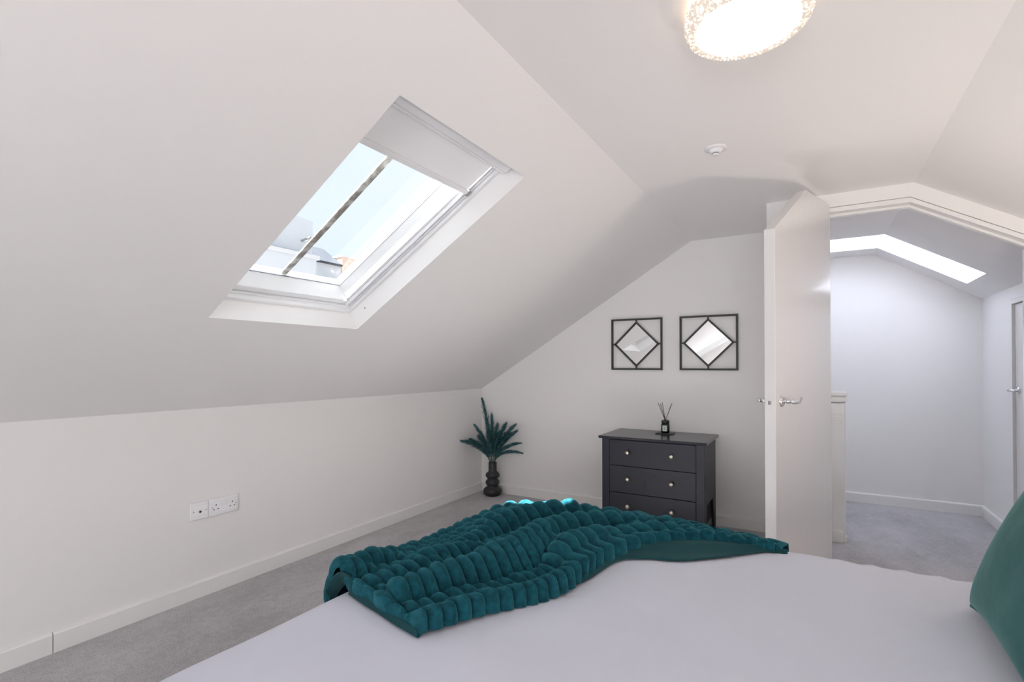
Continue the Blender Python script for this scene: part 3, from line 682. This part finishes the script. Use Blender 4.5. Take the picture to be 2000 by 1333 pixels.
def cushion_mesh(w, h, t, n_=40, pinch=.07):
    bm = bmesh.new(); g = {}
    for side in (1, -1):
        for i in range(n_ + 1):
            for j in range(n_ + 1):
                u, v = i / n_ * 2 - 1, j / n_ * 2 - 1
                if side < 0 and (abs(u) > .999 or abs(v) > .999): g[side, i, j] = g[1, i, j]; continue
                pr = (max(0, 1 - u * u) ** .5) * (max(0, 1 - v * v) ** .5)
                k = 1 - pinch * (abs(u) ** 2.0 * 0 + (1 - v * v) * abs(u) ** 3)
                k2 = 1 - pinch * (1 - u * u) * abs(v) ** 3
                ww = .004 * noise.noise(Vector((u * 2.5, v * 2.5, side * 4.0)))
                g[side, i, j] = bm.verts.new((u * w / 2 * k, v * h / 2 * k2, side * (t / 2 * pr ** .8 + ww * pr)))
        for i in range(n_):
            for j in range(n_):
                q = [g[side, i, j], g[side, i + 1, j], g[side, i + 1, j + 1], g[side, i, j + 1]]
                if len(set(q)) == 4: bm.faces.new(q if side > 0 else q[::-1])
    return bm
for k, (yc, lab) in enumerate(((.72, 'white bed pillow behind the teal cushion, nearer the bedside'), (1.46, 'white bed pillow behind the teal cushion, nearer the doorway'))):
    pl = build('bed_pillow', cushion_mesh(.66, .44, .16), 'sheet', smooth=True); tag(pl, lab, 'pillow', 'white pillows at the head of the bed')
    pl.matrix_world = Matrix.Translation((3.365, yc, BZ + .195)) @ Matrix.Rotation(R(90), 4, 'Z') @ Matrix.Rotation(R(58), 4, 'X')
# teal cushion leaning back against the pillows; its far lower corner is the one in the picture
CU = .46; tl = R(24)
cu = build('cushion', cushion_mesh(CU, CU, .145, 48, .10), 'velvet', smooth=True)
tag(cu, 'teal velvet square cushion leaning at the head of the bed', 'cushion')
e1 = Vector((0, -1, 0)); e2 = Vector((math.sin(tl), 0, math.cos(tl))); e3 = e1.cross(e2)
F = Vector((2.950, 1.60, BZ + .010))
cc = F + e1 * (CU / 2) + e2 * (CU / 2)
cu.matrix_world = Matrix(((e1.x, e2.x, e3.x, cc.x), (e1.y, e2.y, e3.y, cc.y), (e1.z, e2.z, e3.z, cc.z), (0, 0, 0, 1)))
bm = bmesh.new()                                     # piped seam round the cushion
path = []
for k in range(160):
    s = k / 40; i = int(s) % 4; f = (s - int(s)) * 2 - 1
    u, v = ((f, -1), (1, f), (-f, 1), (-1, -f))[i]
    kk = 1 - .10 * (1 - v * v) * abs(u) ** 3; k2 = 1 - .10 * (1 - u * u) * abs(v) ** 3
    path.append(Vector((u * CU / 2 * kk, v * CU / 2 * k2, 0)))
tube(bm, path + [path[0]], .0028, 6, False)
build('seam', bm, 'velvet', cu, True)

# ------------------------------------------------------------------ bubble faux-fur throw over the foot of the bed
N0 = [(1.899, .842), (1.937, .908), (1.973, .986), (2.018, 1.063), (2.060, 1.129), (2.091, 1.197), (2.094, 1.291), (2.105, 1.398), (2.146, 1.530), (2.226, 1.644), (2.317, 1.717), (2.410, 1.750), (2.490, 1.772), (2.545, 1.790)]
E0 = [(1.575, .915), (1.565, 1.00), (1.560, 1.09), (1.558, 1.18), (1.556, 1.27), (1.556, 1.36), (1.558, 1.46), (1.575, 1.57), (1.615, 1.68), (1.72, 1.79), (1.92, 1.84), (2.15, 1.858), (2.36, 1.855), (2.56, 1.850)]
def cr(P, t):
    n_ = len(P) - 1; x = max(0, min(.99999, t)) * n_; i = int(x); f = x - i
    p = [Vector(P[max(0, min(n_, k))]) for k in (i - 1, i, i + 1, i + 2)]
    return .5 * (2 * p[1] + (p[2] - p[0]) * f + (2 * p[0] - 5 * p[1] + 4 * p[2] - p[3]) * f * f + (3 * p[1] - p[0] - 3 * p[2] + p[3]) * f ** 3)
def interp(keys, u):
    for (a, va), (b, vb) in zip(keys, keys[1:]):
        if u <= b:
            f = (u - a) / (b - a); f = f * f * (3 - 2 * f); return va + (vb - va) * f
    return keys[-1][1]
def gs(x, c, w_): return math.exp(-((x - c) / w_) ** 2)
def throw_base(u, v):
    """v in 0..1 on the bed, 1..1.5 hanging down outside"""
    a, b = cr(N0, u), cr(E0, u); out = (b - a).normalized()
    ed = max(.0, min(1, u))
    if u > .55:                                        # hang direction turns to +y round the corner
        out = (out * (1 - (u - .55) / .25) + Vector((0, 1)) * ((u - .55) / .25)).normalized() if u < .8 else Vector((0, 1))
    s = min(v, 1)
    p = a + (b - a) * s
    wob = noise.noise(Vector((u * 9, v * 5, 1.7)))
    z = BZ + .010
    z += gs(s, .03, .06) * interp([(0, .012), (.1, .006), (1, .0)], u)
    z += gs(s, interp([(0, .42), (.2, .36), (.45, .34), (.6, .4), (1, .45)], u), .072) * interp([(0, .010), (.06, .040), (.35, .066), (.46, .070), (.60, .055), (.75, .030), (1, .0)], u)
    z += gs(s, interp([(0, .70), (.3, .66), (.5, .75), (1, .75)], u), .08) * interp([(0, .008), (.2, .028), (.4, .024), (.55, .050), (.66, .045), (.8, .015), (1, 0)], u)
    z += gs(s, 1.0, .10) * interp([(0, .050), (.10, .030), (.22, -.004), (.35, -.016), (.52, -.012), (.62, .020), (.72, .004), (.85, .004), (1, 0)], u)
    z += gs(s, .16, .09) * interp([(0, 0), (.38, .0), (.50, .050), (.58, .045), (.66, .018), (.78, .022), (.9, .012), (1, 0)], u)
    z += wob * .008 * (1 if u < .9 else .3)
    q = Vector((p.x, p.y, z))
    if v > 1:
        h = (v - 1); arc = min(h / .10, 1)
        drop = .10 * .55 * (1 - math.cos(arc * math.pi / 2)) + max(0, h - .10) * .42
        q += Vector((out.x, out.y, 0)) * (.042 * math.sin(arc * math.pi / 2) + .012 * math.sin(u * 26) * arc) - Vector((0, 0, drop + (z - BZ - .01) * .25 * arc))
    return q
def puff(t, pw=.5, k=.96):
    f = t - math.floor(t); x = (2 * f - 1) * k
    return max(0, 1 - x * x) ** pw
NU, NV, CU_N, CV_N = 420, 210, 31, 11
def throw_pt(u, v, side=1):
    e = .002
    p = throw_base(u, v); du = throw_base(min(1, u + e), v) - throw_base(max(0, u - e), v); dv = throw_base(u, min(1.45, v + e)) - throw_base(u, max(0, v - e))
    n_ = dv.cross(du)
    n_ = n_.normalized() if n_.length > 1e-12 else Vector((0, 0, 1))
    if n_.z < 0 and v < 1: n_ = -n_
    if v >= 1 and n_.dot(Vector((-1, .3, .6))) < 0 and u < .62: n_ = -n_
    if v >= 1 and u >= .62 and n_.dot(Vector((0, 1, .6))) < 0: n_ = -n_
    return p, n_
def throw_mesh():
    bm = bmesh.new(); rows = []
    for j in range(NV + 1):
        v = 1.40 * j / NV; row = []
        for i in range(NU + 1):
            u = i / NU
            p, n_ = throw_pt(u, v)
            uu = u * CU_N + .10 * math.sin(v * 9); vv = v * CV_N / 1.0
            # cells across shrink with the width of the throw at this point
            wid = (cr(E0, u) - cr(N0, u)).length
            cells = max(3.0, wid / .060)
            vv = v * cells
            h = puff(uu, .5, .985) * (.42 + .58 * puff(vv, .5, .95))
            taper = min(1, (1 - u) / .06 + .30) * (min(1, v / .035 + .02)) ** .5 * (min(1, u / .012 + .1)) ** .5 * (.45 + .55 * min(1, (1 - u) / .25))
            var = 1 + .22 * noise.noise(Vector((math.floor(uu) * 1.3, math.floor(vv) * 1.7, 4.1)))
            fz = .0010 * noise.noise(Vector((p.x * 260, p.y * 260, p.z * 260)))
            q = p + n_ * (.031 * h * taper * var + fz)
            if v < .09 and u < .97: o3 = (cr(N0, u) - cr(E0, u)).normalized(); q += Vector((o3.x, o3.y, 0)) * (.016 * (puff(uu, .5, .985) - .6) * (1 - v / .09)); q.z += .010 * gs(v, .045, .03) * puff(uu, .5, .985)
            if v < .15: o2 = (cr(N0, u) - cr(E0, u)).normalized(); q += Vector((o2.x, o2.y, 0)) * (.016 * h * gs(v, .03, .05) * taper)
            if v < .02: q.z -= (.02 - v) / .02 * .012
            if u < .012 and v < 1: q.z -= (.012 - u) / .012 * .014
            row.append(bm.verts.new(q))
        rows.append(row)
    for j in range(NV):
        for i in range(NU): bm.faces.new((rows[j][i], rows[j][i + 1], rows[j + 1][i + 1], rows[j + 1][i]))
    return bm
th = build('throw_blanket', throw_mesh(), 'fur', smooth=True)
tag(th, 'teal bubble textured faux fur throw crumpled over the foot of the bed', 'blanket')
def strip(name, rows, material, parent, nlen=60, nacross=14, wav=.004, thick=.003):
    """smooth cloth strip lofted through rows of 3-D control curves"""
    bm = bmesh.new(); g = []
    for j in range(nacross + 1):
        f = j / nacross; r_ = []
        for i in range(nlen + 1):
            t = i / nlen; P = [cr(c_, t) for c_ in rows]; p = cr([tuple(q) for q in P], f)
            p.z += wav * math.sin(f * 9 + t * 4) * math.sin(math.pi * f)
            r_.append(bm.verts.new(p))
        g.append(r_)
    for j in range(nacross):
        for i in range(nlen): bm.faces.new((g[j][i], g[j][i + 1], g[j + 1][i + 1], g[j + 1][i]))
    o = build(name, bm, material, parent, True)
    md = o.modifiers.new('thickness', 'SOLIDIFY'); md.thickness = thick; md.offset = 0
    return o
zb = BZ + .004
strip('lining', [[(2.081, 1.219, zb), (2.107, 1.296, zb), (2.132, 1.456, zb), (2.194, 1.516, zb), (2.29, 1.555, zb), (2.379, 1.636, zb), (2.454, 1.715, zb), (2.508, 1.765, zb), (2.56, 1.785, zb - .004)],
                 [(2.06, 1.23, zb + .006), (2.09, 1.32, zb + .010), (2.11, 1.46, zb + .014), (2.17, 1.56, zb + .016), (2.26, 1.62, zb + .014), (2.36, 1.69, zb + .014), (2.44, 1.74, zb + .012), (2.50, 1.78, zb + .010), (2.56, 1.80, zb)],
                 [(2.02, 1.24, zb + .004), (2.05, 1.34, zb + .012), (2.07, 1.47, zb + .018), (2.14, 1.60, zb + .018), (2.23, 1.69, zb + .018), (2.34, 1.745, zb + .018), (2.43, 1.77, zb + .016), (2.50, 1.80, zb + .010), (2.56, 1.82, zb - .004)]], 'lining', th)
strip('lining', [[(1.905, .835, zb), (1.83, .850, zb), (1.76, .868, zb), (1.69, .885, zb), (1.62, .905, zb)],
                 [(1.900, .842, zb + .010), (1.83, .862, zb + .012), (1.76, .880, zb + .012), (1.69, .900, zb + .018), (1.61, .915, zb + .030)]], 'lining', th, 40, 6, 0)
strip('lining', [[(1.625, .905, zb + .045), (1.595, .905, zb + .050), (1.565, .905, zb + .035), (1.530, .905, zb - .01)],
                 [(1.600, .93, zb + .010), (1.570, .93, zb + .015), (1.545, .93, zb - .015), (1.520, .93, zb - .05)],
                 [(1.555, .96, zb + .00), (1.54, .95, zb - .02), (1.53, .94, zb - .04), (1.512, .92, zb - .075)]], 'lining', th, 24, 10, .003)

# ------------------------------------------------------------------ outside: buildings over the street
gr = build('ground', B(-60, 60, -40, 70, -6.2, -6.0), 'tarmac', kind='structure')
wh = thing('white_building', 'white rendered gable of the building across the street, seen through the roof window', 'building', (-12, 6.8, -6))
build('wall', B(-2.4, 2, -4.2, 3.08, 0, 10.4), 'white_render', wh)
build('parapet', B(2.0, 2.35, -4.3, 3.10, 10.18, 10.30), 'stone', wh)
build('lower_wall', B(2.0, 2.30, -4.2, 3.02, 0, 10.18), 'white_render', wh)
bm = bmesh.new(); prism(bm, [(-4.2, 10.4), (3.12, 10.4), (3.12, 11.35), (2.6, 11.40), (-4.2, 11.2)], 1.0, 2.0, 'x'); build('chimney_breast', bm, 'white_render', wh)
bm = bmesh.new(); tube(bm, [(2.05, 2.7, 10.70), (2.35, 2.78, 10.78)], .03, 6); tube(bm, [(2.3, 2.60, 10.62), (2.3, 2.95, 10.80)], .02, 6); build('aerial_bracket', bm, 'greyplastic', wh)
sl = thing('slate_roofed_house', 'distant house with grey slate roof and brick gable, low in the roof window', 'house', (-13, 12.2, -6))
build('wall', B(-3, .95, -.85, 5, 0, 10.74), 'white_render', sl)
bm = bmesh.new(); prism(bm, [(1.05, 10.70), (1.05, 10.76), (0, 11.46), (-1.0, 10.8), (-1.0, 10.7)], -.90, .55, 'y'); build('roof', bm, 'slate', sl)
bm = bmesh.new(); box(bm, -.3, 1.0, .56, 1.5, 9.9, 11.06); build('brick_chimney', bm, 'brick', sl)
build('chimney_cap', B(-.35, 1.05, .52, 1.54, 11.06, 11.12), 'stone', sl)
bm = bmesh.new(); prism(bm, [(2.0, 9.38), (2.0, 9.44), (.96, 10.22), (.96, 10.12)], -1.55, .35, 'y'); build('lower_roof', bm, 'slate', sl)
bm = bmesh.new(); box(bm, .95, 1.9, -1.5, 1.6, 0, 9.38); build('lower_wall', bm, 'brick', sl)
build('downpipe', B(.96, 1.04, -.84, -.74, 9.4, 10.7), 'greyplastic', sl)

# ------------------------------------------------------------------ added bedside tables and lamps for warm fill light, out of view on the right
sh_ = bpy.data.materials.new('lamp_shade_cloth'); sh_.use_nodes = True; nt = sh_.node_tree; nt.nodes.clear()
o_ = nt.nodes.new('ShaderNodeOutputMaterial'); t_ = nt.nodes.new('ShaderNodeBsdfTranslucent'); t_.inputs[0].default_value = (.8, .72, .6, 1); nt.links.new(t_.outputs[0], o_.inputs[0])
for X_, Y_, wt, la, lb_ in ((3.42, -.02, 13, 'small white bedside table at the near side of the bed head', 'lit table lamp with pale drum shade, near bedside'), (3.42, 2.13, 11, 'small white bedside table at the far side of the bed head, by the doorway', 'lit table lamp with pale drum shade, far bedside by the doorway')):
    bt = thing('bedside_table', la, 'table', (X_, Y_, 0), group='pair of bedside tables')
    build('table_top', B(-.2, .2, -.18, .18, .50, .52, .004), 'trim', bt)
    build('drawer_box', B(-.18, .18, -.16, .16, .36, .499), 'trim', bt)
    for a in (-.17, .17):
        for b in (-.15, .15): build('leg', B(a - .015, a + .015, b - .015, b + .015, 0, .36), 'trim', bt)
    tl_ = thing('table_lamp', lb_, 'lamp', (X_, Y_, .52), group='pair of bedside lamps')
    bm = bmesh.new(); lathe(bm, [(.0001, 0), (.06, 0), (.06, .015), (.02, .03), (.015, .18), (.0001, .18)], 28); build('lamp_base', bm, 'blackceramic', tl_, True)
    bm = bmesh.new(); lathe(bm, [(.14, .17), (.13, .30)], 36, closed_ends=False); build('lamp_shade', bm, sh_, tl_, True)
    light('table_lamp_bulb', 'POINT', (X_, Y_, .79), (0, 0, 0), wt, (1, .86, .74), shadow_soft_size=.06)
